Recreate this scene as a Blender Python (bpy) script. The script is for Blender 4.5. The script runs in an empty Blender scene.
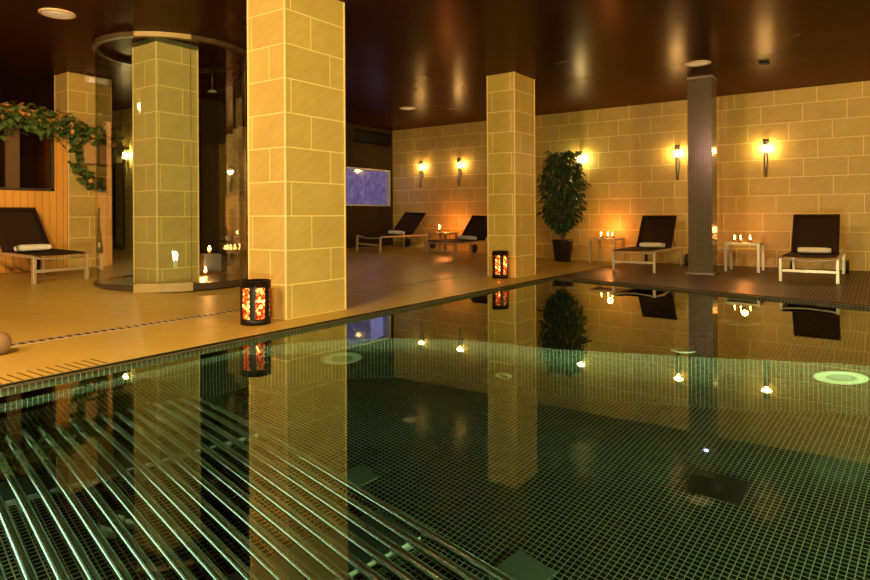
import bpy, bmesh, math, random
from mathutils import Vector, Matrix, Euler
random.seed(7)
C = bpy.context.scene.collection
S = bpy.context.scene
PI = math.pi
H = 2.95            # ceiling height
WZ = -0.03          # water level
YB = 11.85          # rear stone wall
RAMP = 0.04
def rz(x): return max(0.0, RAMP * (-5.0 - x))      # the lounge floor falls gently to the drain

# ------------------------------------------------------------------ materials
def mat(name): 
    m = bpy.data.materials.new(name); m.use_nodes = True
    nt = m.node_tree; b = nt.nodes['Principled BSDF']
    return m, nt, b
def N(nt, t, **kw):
    n = nt.nodes.new(t)
    for k, v in kw.items(): setattr(n, k, v)
    return n
def lk(nt, a, b): nt.links.new(a, b)
def val(nt, sock, v): sock.default_value = v
def math_node(nt, op, a, b=None, c=None):
    n = N(nt, 'ShaderNodeMath', operation=op)
    for i, x in enumerate((a, b, c)):
        if x is None: continue
        if isinstance(x, (int, float)): n.inputs[i].default_value = x
        else: lk(nt, x, n.inputs[i])
    return n.outputs[0]
def mix(nt, f, a, b, bt='MIX'):
    n = N(nt, 'ShaderNodeMix', data_type='RGBA', blend_type=bt)
    for i, x in ((0, f), (6, a), (7, b)):
        if isinstance(x, (int, float)): n.inputs[i].default_value = x
        elif isinstance(x, tuple): n.inputs[i].default_value = (*x, 1) if len(x) == 3 else x
        else: lk(nt, x, n.inputs[i])
    return n.outputs[2]
def noise(nt, vec, scale, detail=3, rough=.5):
    n = N(nt, 'ShaderNodeTexNoise'); n.inputs['Scale'].default_value = scale
    n.inputs['Detail'].default_value = detail; n.inputs['Roughness'].default_value = rough
    if vec is not None: lk(nt, vec, n.inputs['Vector'])
    return n.outputs[0]
def ramp(nt, f, stops):
    n = N(nt, 'ShaderNodeValToRGB'); cr = n.color_ramp
    while len(cr.elements) < len(stops): cr.elements.new(.5)
    for e, (p, c) in zip(cr.elements, stops): e.position = p; e.color = (*c, 1)
    lk(nt, f, n.inputs[0]); return n.outputs[0]
def plain(name, col, rough=.5, metal=0, emit=None, es=0, var=.0, vs=20, spec=.5):
    m, nt, b = mat(name)
    b.inputs['Base Color'].default_value = (*col, 1); b.inputs['Roughness'].default_value = rough
    b.inputs['Metallic'].default_value = metal; b.inputs['Specular IOR Level'].default_value = spec
    if var:
        tc = N(nt, 'ShaderNodeTexCoord')
        f = noise(nt, tc.outputs['Object'], vs)
        c = mix(nt, f, tuple(x * (1 - var) for x in col), tuple(min(1, x * (1 + var)) for x in col))
        lk(nt, c, b.inputs['Base Color'])
    if emit:
        b.inputs['Emission Color'].default_value = (*emit, 1); b.inputs['Emission Strength'].default_value = es
    return m
def stone(name, tw=.61, u0=0., step=.2, v0=0., c1=(.52, .35, .085), c2=(.64, .44, .12), mortar=(.85, .67, .24), ms=.006, rough=.45):
    m, nt, b = mat(name)
    uv = N(nt, 'ShaderNodeUVMap'); sp = N(nt, 'ShaderNodeSeparateXYZ'); lk(nt, uv.outputs[0], sp.inputs[0])
    v = math_node(nt, 'ADD', sp.outputs[1], v0 + 30.)
    row = math_node(nt, 'FLOOR', math_node(nt, 'DIVIDE', v, .3))
    u = math_node(nt, 'ADD', math_node(nt, 'MULTIPLY_ADD', row, -step, sp.outputs[0]), -u0 + 100 * tw)
    cb = N(nt, 'ShaderNodeCombineXYZ'); lk(nt, u, cb.inputs[0]); lk(nt, v, cb.inputs[1])
    br = N(nt, 'ShaderNodeTexBrick', offset=0.0, squash=1.0, offset_frequency=1)
    lk(nt, cb.outputs[0], br.inputs['Vector'])
    br.inputs['Scale'].default_value = 1; br.inputs['Brick Width'].default_value = tw; br.inputs['Row Height'].default_value = .3
    br.inputs['Mortar Size'].default_value = ms; br.inputs['Mortar Smooth'].default_value = .1
    br.inputs['Color1'].default_value = (.3, .3, .3, 1); br.inputs['Color2'].default_value = (.7, .7, .7, 1)
    # diagonal chiselled veins
    mr = N(nt, 'ShaderNodeMapping'); mr.inputs['Rotation'].default_value = (0, 0, math.radians(-36)); mp = N(nt, 'ShaderNodeMapping'); mp.inputs['Scale'].default_value = (3.5, 17, 1)
    lk(nt, cb.outputs[0], mr.inputs[0]); lk(nt, mr.outputs[0], mp.inputs[0])
    vein = noise(nt, mp.outputs[0], 1.4, 5, .6)
    cloud = noise(nt, cb.outputs[0], 3.0, 2)
    f = math_node(nt, 'MULTIPLY_ADD', vein, 1.2, math_node(nt, 'MULTIPLY_ADD', cloud, .8, -.5))
    base = mix(nt, f, tuple(.86 * x for x in c1), c2)
    f.node.use_clamp = True
    base = mix(nt, .12, base, br.outputs['Color'], 'OVERLAY')
    col = mix(nt, br.outputs['Fac'], base, mortar)
    lk(nt, col, b.inputs['Base Color']); b.inputs['Roughness'].default_value = rough
    bp = N(nt, 'ShaderNodeBump'); bp.inputs['Strength'].default_value = .25; bp.inputs['Distance'].default_value = .01
    hgt = math_node(nt, 'SUBTRACT', math_node(nt, 'MULTIPLY', vein, .5), br.outputs['Fac'])
    lk(nt, hgt, bp.inputs['Height']); lk(nt, bp.outputs[0], b.inputs['Normal'])
    return m
def mosaic(name, pitch, c1, c2, grout, gs=.1, rough=.12, rot=0., glow=None):
    m, nt, b = mat(name)
    uv = N(nt, 'ShaderNodeUVMap'); mp = N(nt, 'ShaderNodeMapping')
    mp.inputs['Rotation'].default_value = (0, 0, rot); mp.inputs['Scale'].default_value = (1 / pitch,) * 3
    mp.inputs['Location'].default_value = (500, 500, 0)
    lk(nt, uv.outputs[0], mp.inputs[0])
    br = N(nt, 'ShaderNodeTexBrick', offset=0.0, squash=1.0, offset_frequency=1)
    lk(nt, mp.outputs[0], br.inputs['Vector'])
    br.inputs['Scale'].default_value = 1; br.inputs['Brick Width'].default_value = 1; br.inputs['Row Height'].default_value = 1
    br.inputs['Mortar Size'].default_value = gs; br.inputs['Mortar Smooth'].default_value = .1
    br.inputs['Color1'].default_value = (*c1, 1); br.inputs['Color2'].default_value = (*c2, 1); br.inputs['Mortar'].default_value = (*grout, 1)
    big = noise(nt, uv.outputs[0], 1.7, 2)
    c = mix(nt, math_node(nt, 'MULTIPLY', big, .35), br.outputs['Color'], tuple(.5 * x for x in c1))
    c = mix(nt, br.outputs['Fac'], c, grout)
    lk(nt, c, b.inputs['Base Color'])
    lk(nt, math_node(nt, 'MULTIPLY_ADD', br.outputs['Fac'], .5, rough), b.inputs['Roughness'])
    return m

M = {}
M['wall'] = stone('warm_stone_tile', .61, u0=-.64, step=.2)
M['wall_side'] = stone('side_stone_tile', .61, u0=.1, step=.2)
M['column'] = stone('column_stone_tile', .72, u0=3.77 + .72 * .33, step=-.24, c1=(.54, .385, .10), c2=(.64, .47, .14))
M['column_b'] = stone('column_stone_tile_b', .61, u0=.19, step=.3)
M['column_d'] = stone('column_stone_tile_d', .61, u0=.31, step=.3, c1=(.50, .39, .15), c2=(.58, .455, .18))
M['trim'] = plain('cream_corner_trim', (.85, .68, .33), .5, var=.08)
M['ivory'] = plain('ivory_plastic', (.7, .62, .5), .4, var=.04)

# tan floor: large tiles with faint joints, slightly glossy
def floor_mat():
    m, nt, b = mat('tan_floor_tile')
    uv = N(nt, 'ShaderNodeUVMap')
    br = N(nt, 'ShaderNodeTexBrick', offset=.5, offset_frequency=2); lk(nt, uv.outputs[0], br.inputs['Vector'])
    br.inputs['Scale'].default_value = 1; br.inputs['Brick Width'].default_value = .9; br.inputs['Row Height'].default_value = .45
    br.inputs['Mortar Size'].default_value = .004; br.inputs['Mortar Smooth'].default_value = .3
    br.inputs['Color1'].default_value = (.41, .28, .06, 1); br.inputs['Color2'].default_value = (.46, .32, .07, 1)
    mp = N(nt, 'ShaderNodeMapping'); mp.inputs['Scale'].default_value = (1.5, 5, 1); mp.inputs['Rotation'].default_value = (0, 0, .5)
    lk(nt, uv.outputs[0], mp.inputs[0])
    f = noise(nt, mp.outputs[0], 2.2, 5, .6)
    c = mix(nt, f, (.35, .235, .045), (.52, .36, .08))
    c = mix(nt, .5, c, br.outputs['Color'])
    c = mix(nt, math_node(nt, 'MULTIPLY', br.outputs['Fac'], .45), c, (.66, .48, .22))
    lk(nt, c, b.inputs['Base Color'])
    r = noise(nt, uv.outputs[0], 6, 3)
    lk(nt, math_node(nt, 'MULTIPLY_ADD', r, .25, .24), b.inputs['Roughness']); b.inputs['Specular IOR Level'].default_value = .32
    bp = N(nt, 'ShaderNodeBump'); bp.inputs['Strength'].default_value = .12; bp.inputs['Distance'].default_value = .01
    lk(nt, noise(nt, uv.outputs[0], 14, 3), bp.inputs['Height']); lk(nt, bp.outputs[0], b.inputs['Normal'])
    return m
M['floor'] = floor_mat()
P = .027
M['pool'] = mosaic('pool_mosaic', P, (.010, .022, .014), (.022, .036, .024), (.26, .30, .17), .06, .12)  # same grout as the floor, darkened to put dim light into the wall colour
M['pool_floor'] = mosaic('pool_floor_mosaic', .029, (.010, .020, .014), (.022, .034, .026), (.66, .72, .44), .075, .12, rot=math.radians(5))
M['bench'] = mosaic('bench_mosaic', P, (.012, .026, .016), (.022, .038, .024), (.74, .72, .36), .085, .12, rot=math.radians(12.5))
M['deck'] = mosaic('deck_mosaic', .04, (.026, .011, .006), (.040, .018, .010), (.062, .030, .017), .09, .35)
M['lip'] = mosaic('lip_mosaic', .034, (.022, .024, .015), (.045, .042, .022), (.24, .21, .10), .06, .3)
M['mcol'] = mosaic('column_mosaic', .032, (.05, .037, .024), (.09, .065, .042), (.17, .125, .08), .11, .18)

def ceiling_mat():
    m = bpy.data.materials.new('dark_glossy_ceiling'); m.use_nodes = True; nt = m.node_tree; nt.nodes.clear()
    o = N(nt, 'ShaderNodeOutputMaterial'); df = N(nt, 'ShaderNodeBsdfDiffuse'); gs = N(nt, 'ShaderNodeBsdfGlossy'); mx = N(nt, 'ShaderNodeMixShader'); fr = N(nt, 'ShaderNodeFresnel'); fr.inputs[0].default_value = 1.45
    tc = N(nt, 'ShaderNodeTexCoord')
    f = noise(nt, tc.outputs['Object'], .7, 4)
    lk(nt, mix(nt, f, (.040, .013, .005), (.075, .024, .008)), df.inputs[0])
    gs.inputs[0].default_value = (1, .80, .62, 1)
    lk(nt, math_node(nt, 'MULTIPLY_ADD', noise(nt, tc.outputs['Object'], 1.3, 4), .14, .18), gs.inputs['Roughness'])
    bp = N(nt, 'ShaderNodeBump'); bp.inputs['Strength'].default_value = .3; bp.inputs['Distance'].default_value = .02
    lk(nt, noise(nt, tc.outputs['Object'], 2.2, 3), bp.inputs['Height']); lk(nt, bp.outputs[0], gs.inputs['Normal'])
    lk(nt, math_node(nt, 'MULTIPLY', fr.outputs[0], .30), mx.inputs[0]); lk(nt, df.outputs[0], mx.inputs[1]); lk(nt, gs.outputs[0], mx.inputs[2]); lk(nt, mx.outputs[0], o.inputs[0])
    return m
M['ceiling'] = ceiling_mat()
M['dim'] = plain('brown_plaster', (.040, .025, .012), .8, var=.25, vs=6, spec=.1)
M['black'] = plain('black_opening', (.006, .005, .004), .8)
M['darkdoor'] = plain('dark_door', (.03, .026, .018), .4, var=.3)

def wood_mat(name, c1, c2, plank=.09):
    m, nt, b = mat(name)
    uv = N(nt, 'ShaderNodeUVMap'); sp = N(nt, 'ShaderNodeSeparateXYZ'); lk(nt, uv.outputs[0], sp.inputs[0])
    q = math_node(nt, 'DIVIDE', math_node(nt, 'ADD', sp.outputs[0], 50), plank)
    fr = math_node(nt, 'FRACT', q); idn = math_node(nt, 'FLOOR', q)
    gap = math_node(nt, 'LESS_THAN', math_node(nt, 'ABSOLUTE', math_node(nt, 'SUBTRACT', fr, .5)), .475)
    cb = N(nt, 'ShaderNodeCombineXYZ'); lk(nt, sp.outputs[0], cb.inputs[0]); lk(nt, math_node(nt, 'MULTIPLY', sp.outputs[1], .08), cb.inputs[1]); lk(nt, math_node(nt, 'MULTIPLY', idn, 3.7), cb.inputs[2])
    g = noise(nt, cb.outputs[0], 40, 4, .6)
    vor = N(nt, 'ShaderNodeTexVoronoi'); mp = N(nt, 'ShaderNodeMapping'); mp.inputs['Scale'].default_value = (11, 6, 1)
    lk(nt, uv.outputs[0], mp.inputs[0]); lk(nt, mp.outputs[0], vor.inputs['Vector'])
    knot = math_node(nt, 'LESS_THAN', vor.outputs['Distance'], .09)
    c = mix(nt, g, c1, c2); c = mix(nt, math_node(nt, 'MULTIPLY', knot, .7), c, tuple(.25 * x for x in c1))
    c = mix(nt, gap, tuple(.25 * x for x in c1), c)
    lk(nt, c, b.inputs['Base Color']); b.inputs['Roughness'].default_value = .45
    return m
M['pine'] = wood_mat('knotty_pine_boards', (.70, .30, .045), (.90, .44, .08))
M['tanwood'] = wood_mat('tan_wood_box', (.52, .30, .10), (.58, .35, .13), .5)

M['steel'] = plain('polished_steel', (.62, .68, .64), .15, 1)
M['alu'] = plain('champagne_aluminium', (.62, .52, .38), .35, .6, var=.05)
M['brushed'] = plain('brushed_metal', (.30, .26, .20), .3, .9, var=.1)
M['sling'] = plain('dark_brown_sling', (.030, .014, .008), .8, var=.2, vs=200, spec=.15)
M['wheel'] = plain('black_rubber', (.012, .01, .009), .6)
M['towel'] = plain('white_towelling', (.80, .76, .66), .95, var=.06, vs=90)
M['pot'] = plain('dark_glazed_pot', (.018, .012, .012), .3)
M['bark'] = plain('ficus_bark', (.16, .085, .04), .8, var=.3)
M['soil'] = plain('potting_soil', (.03, .018, .01), .9)
M['leaf'] = plain('ficus_leaves', (.055, .10, .04), .35, var=.6, vs=9)
M['ivy'] = plain('ivy_leaves', (.095, .155, .035), .45, var=.6, vs=12)
M['autumn'] = plain('orange_brown_leaves', (.70, .30, .08), .5, var=.4, vs=12)
M['stem'] = plain('vine_stem', (.10, .06, .025), .8)
M['slab'] = plain('grey_green_slab', (.26, .32, .23), .5, var=.2)
M['pale'] = plain('pale_plastic', (.50, .58, .36), .35, var=.06)
M['palew'] = plain('pale_ceramic', (.92, .95, .68), .4)
M['iron'] = plain('black_iron', (.015, .010, .008), .45, .5)
M['clay'] = plain('brown_ceramic', (.26, .14, .09), .4, var=.2, vs=8)
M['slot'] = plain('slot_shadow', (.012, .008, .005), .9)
M['flame'] = plain('candle_flame', (1, .6, .2), .5, emit=(1, .50, .16), es=60)
M['bulb'] = plain('lamp_glow', (1, .8, .4), .5, emit=(1, .72, .26), es=55)
M['bulbg'] = plain('lamp_glow_pale', (.9, 1, .6), .5, emit=(.85, 1, .55), es=30)
M['wax'] = plain('candle_wax', (.85, .7, .5), .5)
M['diff'] = plain('ceiling_diffuser', (.62, .48, .30), .4, emit=(1, .66, .30), es=.34)
M['diff_ring'] = plain('ceiling_light_ring', (.8, .52, .30), .4)
M['bluelight'] = plain('small_blue_lamp', (.3, .35, .8), .4, emit=(.40, .42, 1), es=4)
M['greydark'] = plain('dark_plinth', (.06, .042, .026), .3, var=.15)
M['threshold'] = plain('threshold_stone', (.36, .27, .11), .5, var=.2)
M['railm'] = plain('bronze_rail', (.14, .09, .045), .35, .5)
M['darkframe'] = plain('dark_window_frame', (.05, .03, .015), .4)
M['windowpanel'] = plain('dark_wood_interior', (.12, .06, .022), .6, var=.4, vs=4)
M['whiteframe'] = plain('pale_window_frame', (.60, .56, .42), .4)

def glass_thin(name, tint=(.86, .95, .86), gl=1.0, ior=1.5):
    m = bpy.data.materials.new(name); m.use_nodes = True; nt = m.node_tree; nt.nodes.clear()
    o = N(nt, 'ShaderNodeOutputMaterial'); mx = N(nt, 'ShaderNodeMixShader'); fr = N(nt, 'ShaderNodeFresnel'); fr.inputs[0].default_value = ior
    tr = N(nt, 'ShaderNodeBsdfTransparent'); tr.inputs[0].default_value = (*tint, 1)
    gs = N(nt, 'ShaderNodeBsdfGlossy'); gs.inputs['Roughness'].default_value = .02
    lk(nt, math_node(nt, 'MULTIPLY', fr.outputs[0], gl), mx.inputs[0]); lk(nt, tr.outputs[0], mx.inputs[1]); lk(nt, gs.outputs[0], mx.inputs[2]); lk(nt, mx.outputs[0], o.inputs[0])
    return m
M['glass'] = glass_thin('shower_glass', (.95, .98, .93), .55)
M['paneglass'] = glass_thin('window_glass', (.55, .5, .42))
M['cup'] = glass_thin('candle_cup_glass', (.95, .85, .7), .6)
def water_mat():
    m = bpy.data.materials.new('pool_water'); m.use_nodes = True; nt = m.node_tree; nt.nodes.clear()
    o = N(nt, 'ShaderNodeOutputMaterial')
    tc = N(nt, 'ShaderNodeTexCoord')
    bp = N(nt, 'ShaderNodeBump'); bp.inputs['Strength'].default_value = .03; bp.inputs['Distance'].default_value = .02
    lk(nt, noise(nt, tc.outputs['Object'], 2.2, 1), bp.inputs['Height'])
    g = N(nt, 'ShaderNodeBsdfRefraction'); g.inputs['IOR'].default_value = 1.33; g.inputs['Roughness'].default_value = 0; g.inputs['Color'].default_value = (.84, .97, .86, 1)
    gl = N(nt, 'ShaderNodeBsdfGlossy'); gl.inputs['Roughness'].default_value = 0; gl.inputs['Color'].default_value = (.80, .93, .78, 1)
    fr = N(nt, 'ShaderNodeFresnel'); fr.inputs['IOR'].default_value = 1.33
    for n_ in (g, gl, fr): lk(nt, bp.outputs[0], n_.inputs['Normal'])
    mx = N(nt, 'ShaderNodeMixShader'); f = math_node(nt, 'MULTIPLY', fr.outputs[0], 1.45); f.node.use_clamp = True
    lk(nt, f, mx.inputs[0]); lk(nt, g.outputs[0], mx.inputs[1]); lk(nt, gl.outputs[0], mx.inputs[2]); lk(nt, mx.outputs[0], o.inputs[0])
    return m
M['water'] = water_mat()
def purple_mat():
    m, nt, b = mat('backlit_purple_pane')
    tc = N(nt, 'ShaderNodeTexCoord')
    f = noise(nt, tc.outputs['Object'], 9, 6, .7)
    c = ramp(nt, f, [(.35, (.10, .08, .26)), (.55, (.24, .20, .50)), (.75, (.42, .38, .72))])
    lk(nt, c, b.inputs['Emission Color']); b.inputs['Emission Strength'].default_value = .42
    b.inputs['Base Color'].default_value = (.05, .04, .12, 1); b.inputs['Roughness'].default_value = .08
    return m
M['purple'] = purple_mat()
def amber_mat():
    m = bpy.data.materials.new('red_amber_mosaic_glass'); m.use_nodes = True; nt = m.node_tree; nt.nodes.clear()
    o = N(nt, 'ShaderNodeOutputMaterial')
    tc = N(nt, 'ShaderNodeTexCoord'); v = N(nt, 'ShaderNodeTexVoronoi'); v.inputs['Scale'].default_value = 42
    lk(nt, tc.outputs['Object'], v.inputs['Vector'])
    sp = N(nt, 'ShaderNodeSeparateColor'); lk(nt, v.outputs['Color'], sp.inputs[0])
    c = ramp(nt, sp.outputs[0], [(.0, (.10, .008, .003)), (.45, (.22, .03, .01)), (.68, (.42, .16, .06)), (.86, (.9, .75, .45))])
    tl = N(nt, 'ShaderNodeBsdfTranslucent'); lk(nt, c, tl.inputs[0])
    tp = N(nt, 'ShaderNodeBsdfTransparent'); lk(nt, c, tp.inputs[0])
    mx = N(nt, 'ShaderNodeMixShader'); mx.inputs[0].default_value = .25
    lk(nt, tl.outputs[0], mx.inputs[1]); lk(nt, tp.outputs[0], mx.inputs[2]); lk(nt, mx.outputs[0], o.inputs[0]); return m
M['amber'] = amber_mat()

# ------------------------------------------------------------------ mesh helpers
class MB:
    def __init__(s): s.v = []; s.f = []; s.sm = []
    def add(s, vs, fs, smooth=False, mx=None):
        o = len(s.v)
        for p in vs:
            p = Vector(p); s.v.append(mx @ p if mx else p)
        for f in fs: s.f.append([i + o for i in f]); s.sm.append(smooth)
        return s
    def box(s, a, b, mx=None):
        x0, y0, z0 = a; x1, y1, z1 = b
        vs = [(x, y, z) for z in (z0, z1) for y in (y0, y1) for x in (x0, x1)]
        return s.add(vs, [(0, 2, 3, 1), (4, 5, 7, 6), (0, 1, 5, 4), (2, 6, 7, 3), (0, 4, 6, 2), (1, 3, 7, 5)], mx=mx)
    def prism(s, pts, z0, z1, mx=None):
        n = len(pts)
        vs = [(x, y, z0) for x, y in pts] + [(x, y, z1) for x, y in pts]
        return s.add(vs, [list(range(n))[::-1], list(range(n, 2 * n))] + [(i, (i + 1) % n, n + (i + 1) % n, n + i) for i in range(n)], mx=mx)
    def tube(s, pts, r, n=10, cap=True):
        pts = [Vector(p) for p in pts]; rr = r if isinstance(r, (list, tuple)) else [r] * len(pts)
        vs = []; up = Vector((0, 0, 1)); 
        for i, p in enumerate(pts):
            t = (pts[min(i + 1, len(pts) - 1)] - pts[max(i - 1, 0)]).normalized()
            ref = up if abs(t.z) < .95 else Vector((1, 0, 0))
            a = t.cross(ref).normalized(); b = a.cross(t)
            for k in range(n):
                an = 2 * PI * k / n; vs.append(p + (a * math.cos(an) + b * math.sin(an)) * rr[i])
        fs = [(i * n + k, i * n + (k + 1) % n, (i + 1) * n + (k + 1) % n, (i + 1) * n + k) for i in range(len(pts) - 1) for k in range(n)]
        s.add(vs, fs, True)
        if cap:
            o = len(s.v) - len(vs); s.f.append([o + k for k in range(n)][::-1]); s.sm.append(False)
            o2 = o + (len(pts) - 1) * n; s.f.append([o2 + k for k in range(n)]); s.sm.append(False)
        return s
    def bar(s, a, b, w, h):      # rectangular bar from a to b
        a = Vector(a); b = Vector(b); t = (b - a).normalized()
        ref = Vector((0, 0, 1)) if abs(t.z) < .9 else Vector((0, 1, 0))
        x = t.cross(ref).normalized(); z = x.cross(t)
        vs = [p + x * sx * w / 2 + z * sz * h / 2 for p in (a, b) for sx, sz in ((-1, -1), (1, -1), (1, 1), (-1, 1))]
        return s.add(vs, [(3, 2, 1, 0), (4, 5, 6, 7), (0, 1, 5, 4), (1, 2, 6, 5), (2, 3, 7, 6), (3, 0, 4, 7)])
    def lathe(s, prof, n=28, c=(0, 0, 0), mx=None):   # prof: (r,z)
        vs = []; 
        for r, z in prof:
            for k in range(n):
                a = 2 * PI * k / n; vs.append((c[0] + r * math.cos(a), c[1] + r * math.sin(a), c[2] + z))
        fs = [(i * n + k, i * n + (k + 1) % n, (i + 1) * n + (k + 1) % n, (i + 1) * n + k) for i in range(len(prof) - 1) for k in range(n)]
        s.add(vs, fs, True, mx)
        o = len(s.v) - len(vs)
        if prof[0][0] > 1e-4: s.f.append([o + k for k in range(n)][::-1]); s.sm.append(False)
        if prof[-1][0] > 1e-4: s.f.append([o + (len(prof) - 1) * n + k for k in range(n)]); s.sm.append(False)
        return s
    def build(s, name, material, parent=None, loc=None, bevel=0):
        me = bpy.data.meshes.new(name); me.from_pydata([tuple(v) for v in s.v], [], s.f)
        me.polygons.foreach_set('use_smooth', s.sm)
        me.update()
        uvl = me.uv_layers.new(name='UVMap')
        for p in me.polygons:
            n = p.normal
            for li in p.loop_indices:
                v = me.vertices[me.loops[li].vertex_index].co
                if abs(n.z) >= max(abs(n.x), abs(n.y)): uv = (v.x, v.y)
                elif abs(n.x) >= abs(n.y): uv = (v.y, v.z)
                else: uv = (v.x, v.z)
                uvl.data[li].uv = uv
        me.materials.append(material)
        o = bpy.data.objects.new(name, me); C.objects.link(o)
        if parent: o.parent = parent
        if loc: o.location = loc
        if bevel:
            md = o.modifiers.new('bevel', 'BEVEL'); md.width = bevel; md.segments = 2; md.limit_method = 'ANGLE'
        return o
def empty(name, loc, rot=(0, 0, 0)):
    o = bpy.data.objects.new(name, None); C.objects.link(o); o.location = loc; o.rotation_euler = rot; o.empty_display_size = .1
    return o
def tag(o, label, cat, group=None):
    o['label'] = label; o['category'] = cat
    if group: o['group'] = group
    return o
def struct(o, label=None):
    o['kind'] = 'structure'
    if label: o['label'] = label
    return o
def copy_tree(o, parent=None):
    c = o.copy(); C.objects.link(c)
    if parent: c.parent = parent
    for ch in [x for x in bpy.data.objects if x.parent == o]: copy_tree(ch, c)
    return c
def lamp(kind, name, loc, power, col, size=.1, aim=None, sy=None, spread=None):
    l = bpy.data.lights.new(name, kind); l.energy = power; l.color = col
    if kind == 'AREA':
        l.shape = 'RECTANGLE'; l.size = size; l.size_y = sy or size
        if spread: l.spread = spread
    else: l.shadow_soft_size = size
    o = bpy.data.objects.new(name, l); C.objects.link(o); o.location = loc
    if aim is not None:
        o.rotation_euler = (Vector(aim) - Vector(loc)).to_track_quat('-Z', 'Y').to_euler()
    return o

# ------------------------------------------------------------------ the setting
XE, YS, XW = 5.0, -4.0, -13.5       # room ends beyond the frame
def back_y(x): return 8.47 - .2756 * (x + 3.85)     # far edge of the pool
EX = -3.85
m = MB()
m.add([(EX, YS, 0), (EX, YB, 0), (-5, YB, 0), (-5, YS, 0), (XW, YB, rz(XW)), (XW, YS, rz(XW))], [(0, 1, 2, 3), (3, 2, 4, 5)])
m.add([(EX, YS, -.3), (EX, YB, -.3), (XW, YB, -.3), (XW, YS, -.3)], [(0, 3, 2, 1)])
m.add([(EX, YS, 0), (EX, YS, -.3), (EX, YB, -.3), (EX, YB, 0)], [(0, 1, 2, 3)])
struct(m.build('floor', M['floor']), 'tan stone tiled poolside floor sloping gently to the drain')
m = MB().prism([(EX, back_y(EX)), (XE, back_y(XE)), (XE, YB), (EX, YB)], -.3, 0)
struct(m.build('floor', M['deck']), 'dark brown mosaic deck behind the pool')
struct(MB().box((XW, YS, H), (XE, YB, H + .1)).build('ceiling', M['ceiling']), 'dark glossy ceiling')
struct(MB().box((-9.6, YB, 0), (XE, YB + .2, H)).build('wall_back', M['wall']), 'warm stone tiled wall behind the loungers')
# window wall on the left of the lounge corner, with the lit opening and the vent
wx = -9.6
m = MB()
for (y0, y1, z0, z1) in [(6.38, YB, 0, 1.12), (6.38, 9.2, 1.12, 1.98), (11.74, YB, 1.12, 1.98), (6.38, YB, 1.98, 2.55), (6.38, 10.50, 2.55, 2.86), (11.79, YB, 2.55, 2.86), (6.38, YB, 2.86, H)]:
    m.box((wx - .25, y0, z0), (wx, y1, z1))
struct(m.build('wall_left', M['dim']), 'dark brown plastered side wall')
m = MB().box((wx - .24, 10.50, 2.55), (wx - .2, 11.79, 2.86))
for k in range(5): m.box((wx - .2, 10.50, 2.575 + k * .06), (wx - .17, 11.79, 2.585 + k * .06))
v = m.build('air_vent', M['black']); tag(v, 'long black air vent opening high on the dark side wall', 'vent')
w = empty('window_1', (wx, 10.45, 1.55)); struct(w, 'backlit purple window in the dark side wall')
MB().box((-.12, -1.25, -.43), (-.08, 1.29, .43)).build('purple_pane', M['purple'], w)
f = MB()
f.box((-.12, -1.25, .40), (.015, 1.29, .43)).box((-.12, -1.25, -.43), (.015, 1.29, -.40)).box((-.12, 1.26, -.40), (.015, 1.29, .40)).box((-.12, -1.25, -.40), (.015, -1.22, .40))
f.build('window_frame', M['whiteframe'], w)
# rear-left passage wall and outer walls
struct(MB().box((XW, 6.38, 0), (wx, 6.58, H)).build('wall_passage', M['wall_side']), 'stone tiled wall at the end of the passage')
struct(MB().box((XW - .2, YS, 0), (XW, 6.38, H)).build('wall_west', M['dim']))
struct(MB().box((XW, YS - .2, -1.6), (XE, YS, H)).build('wall_front', M['wall_side']))
struct(MB().box((XE, YS, -1.6), (XE + .2, YB, H)).build('wall_right', M['wall_side']))
dr = MB().box((-12.15, 6.33, rz(-12)), (-11.72, 6.38, 1.93)).build('door_1', M['darkdoor']); struct(dr, 'tall dark door panel in the passage wall')

# pool basin
PD = -1.25
m = MB()
by0, by1 = back_y(EX), back_y(XE)
m.add([(EX, YS, PD), (EX, by0, PD), (XE, by1, PD), (XE, YS, PD)], [(0, 3, 2, 1)])
struct(m.build('pool_floor', M['pool_floor']), 'dark mosaic pool floor under water')
m = MB()
m.add([(EX, YS, PD), (EX, by0, PD), (EX, by0, -.02), (EX, YS, -.02)], [(0, 1, 2, 3)])
m.add([(EX, by0, PD), (XE, by1, PD), (XE, by1, -.02), (EX, by0, -.02)], [(0, 1, 2, 3)])
struct(m.build('pool_wall', M['pool']), 'dark mosaic pool walls under water')
# shallower shelf with a curved riser
cx, cy, R = -2.1, 2.4, 1.72
arc = []
for k in range(25):
    a = math.radians(158 - k * (158 - 92) / 24); arc.append((cx + R * math.cos(a), cy + R * math.sin(a)))
arc = [p for p in arc if p[0] > EX + .005]
shelf = [(EX + .002, arc[0][1])] + arc + [(-1.9, 4.15), (-1.6, 4.24), (-1.2, 4.38), (-.8, 4.52), (-.2, 4.75), (1.5, 5.1), (XE - .01, 5.3), (XE - .01, by1 - .004), (EX + .002, by0 - .004)]
shelf = shelf[::-1]
m = MB(); n = len(shelf)
m.prism(shelf, PD + .002, -.16)
# riser uv: measure along the path so that the joints stay vertical
o = m.build('pool_ledge', M['pool']); struct(o, 'submerged mosaic ledge with a curved riser')
uvl = o.data.uv_layers[0]; acc = {}; L = 0
for i, p in enumerate(shelf):
    acc[i] = L; q = shelf[(i + 1) % n]; L += math.hypot(q[0] - p[0], q[1] - p[1])
for p in o.data.polygons:
    if abs(p.normal.z) > .5: continue
    vi = [o.data.loops[l].vertex_index for l in p.loop_indices]; base = sorted({v % n for v in vi})
    for l in p.loop_indices:
        v = o.data.loops[l].vertex_index; k = v % n; a = acc[k]
        if base == [0, n - 1] and k == 0: a = L
        uvl.data[l].uv = (a, o.data.vertices[v].co.z)
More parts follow.
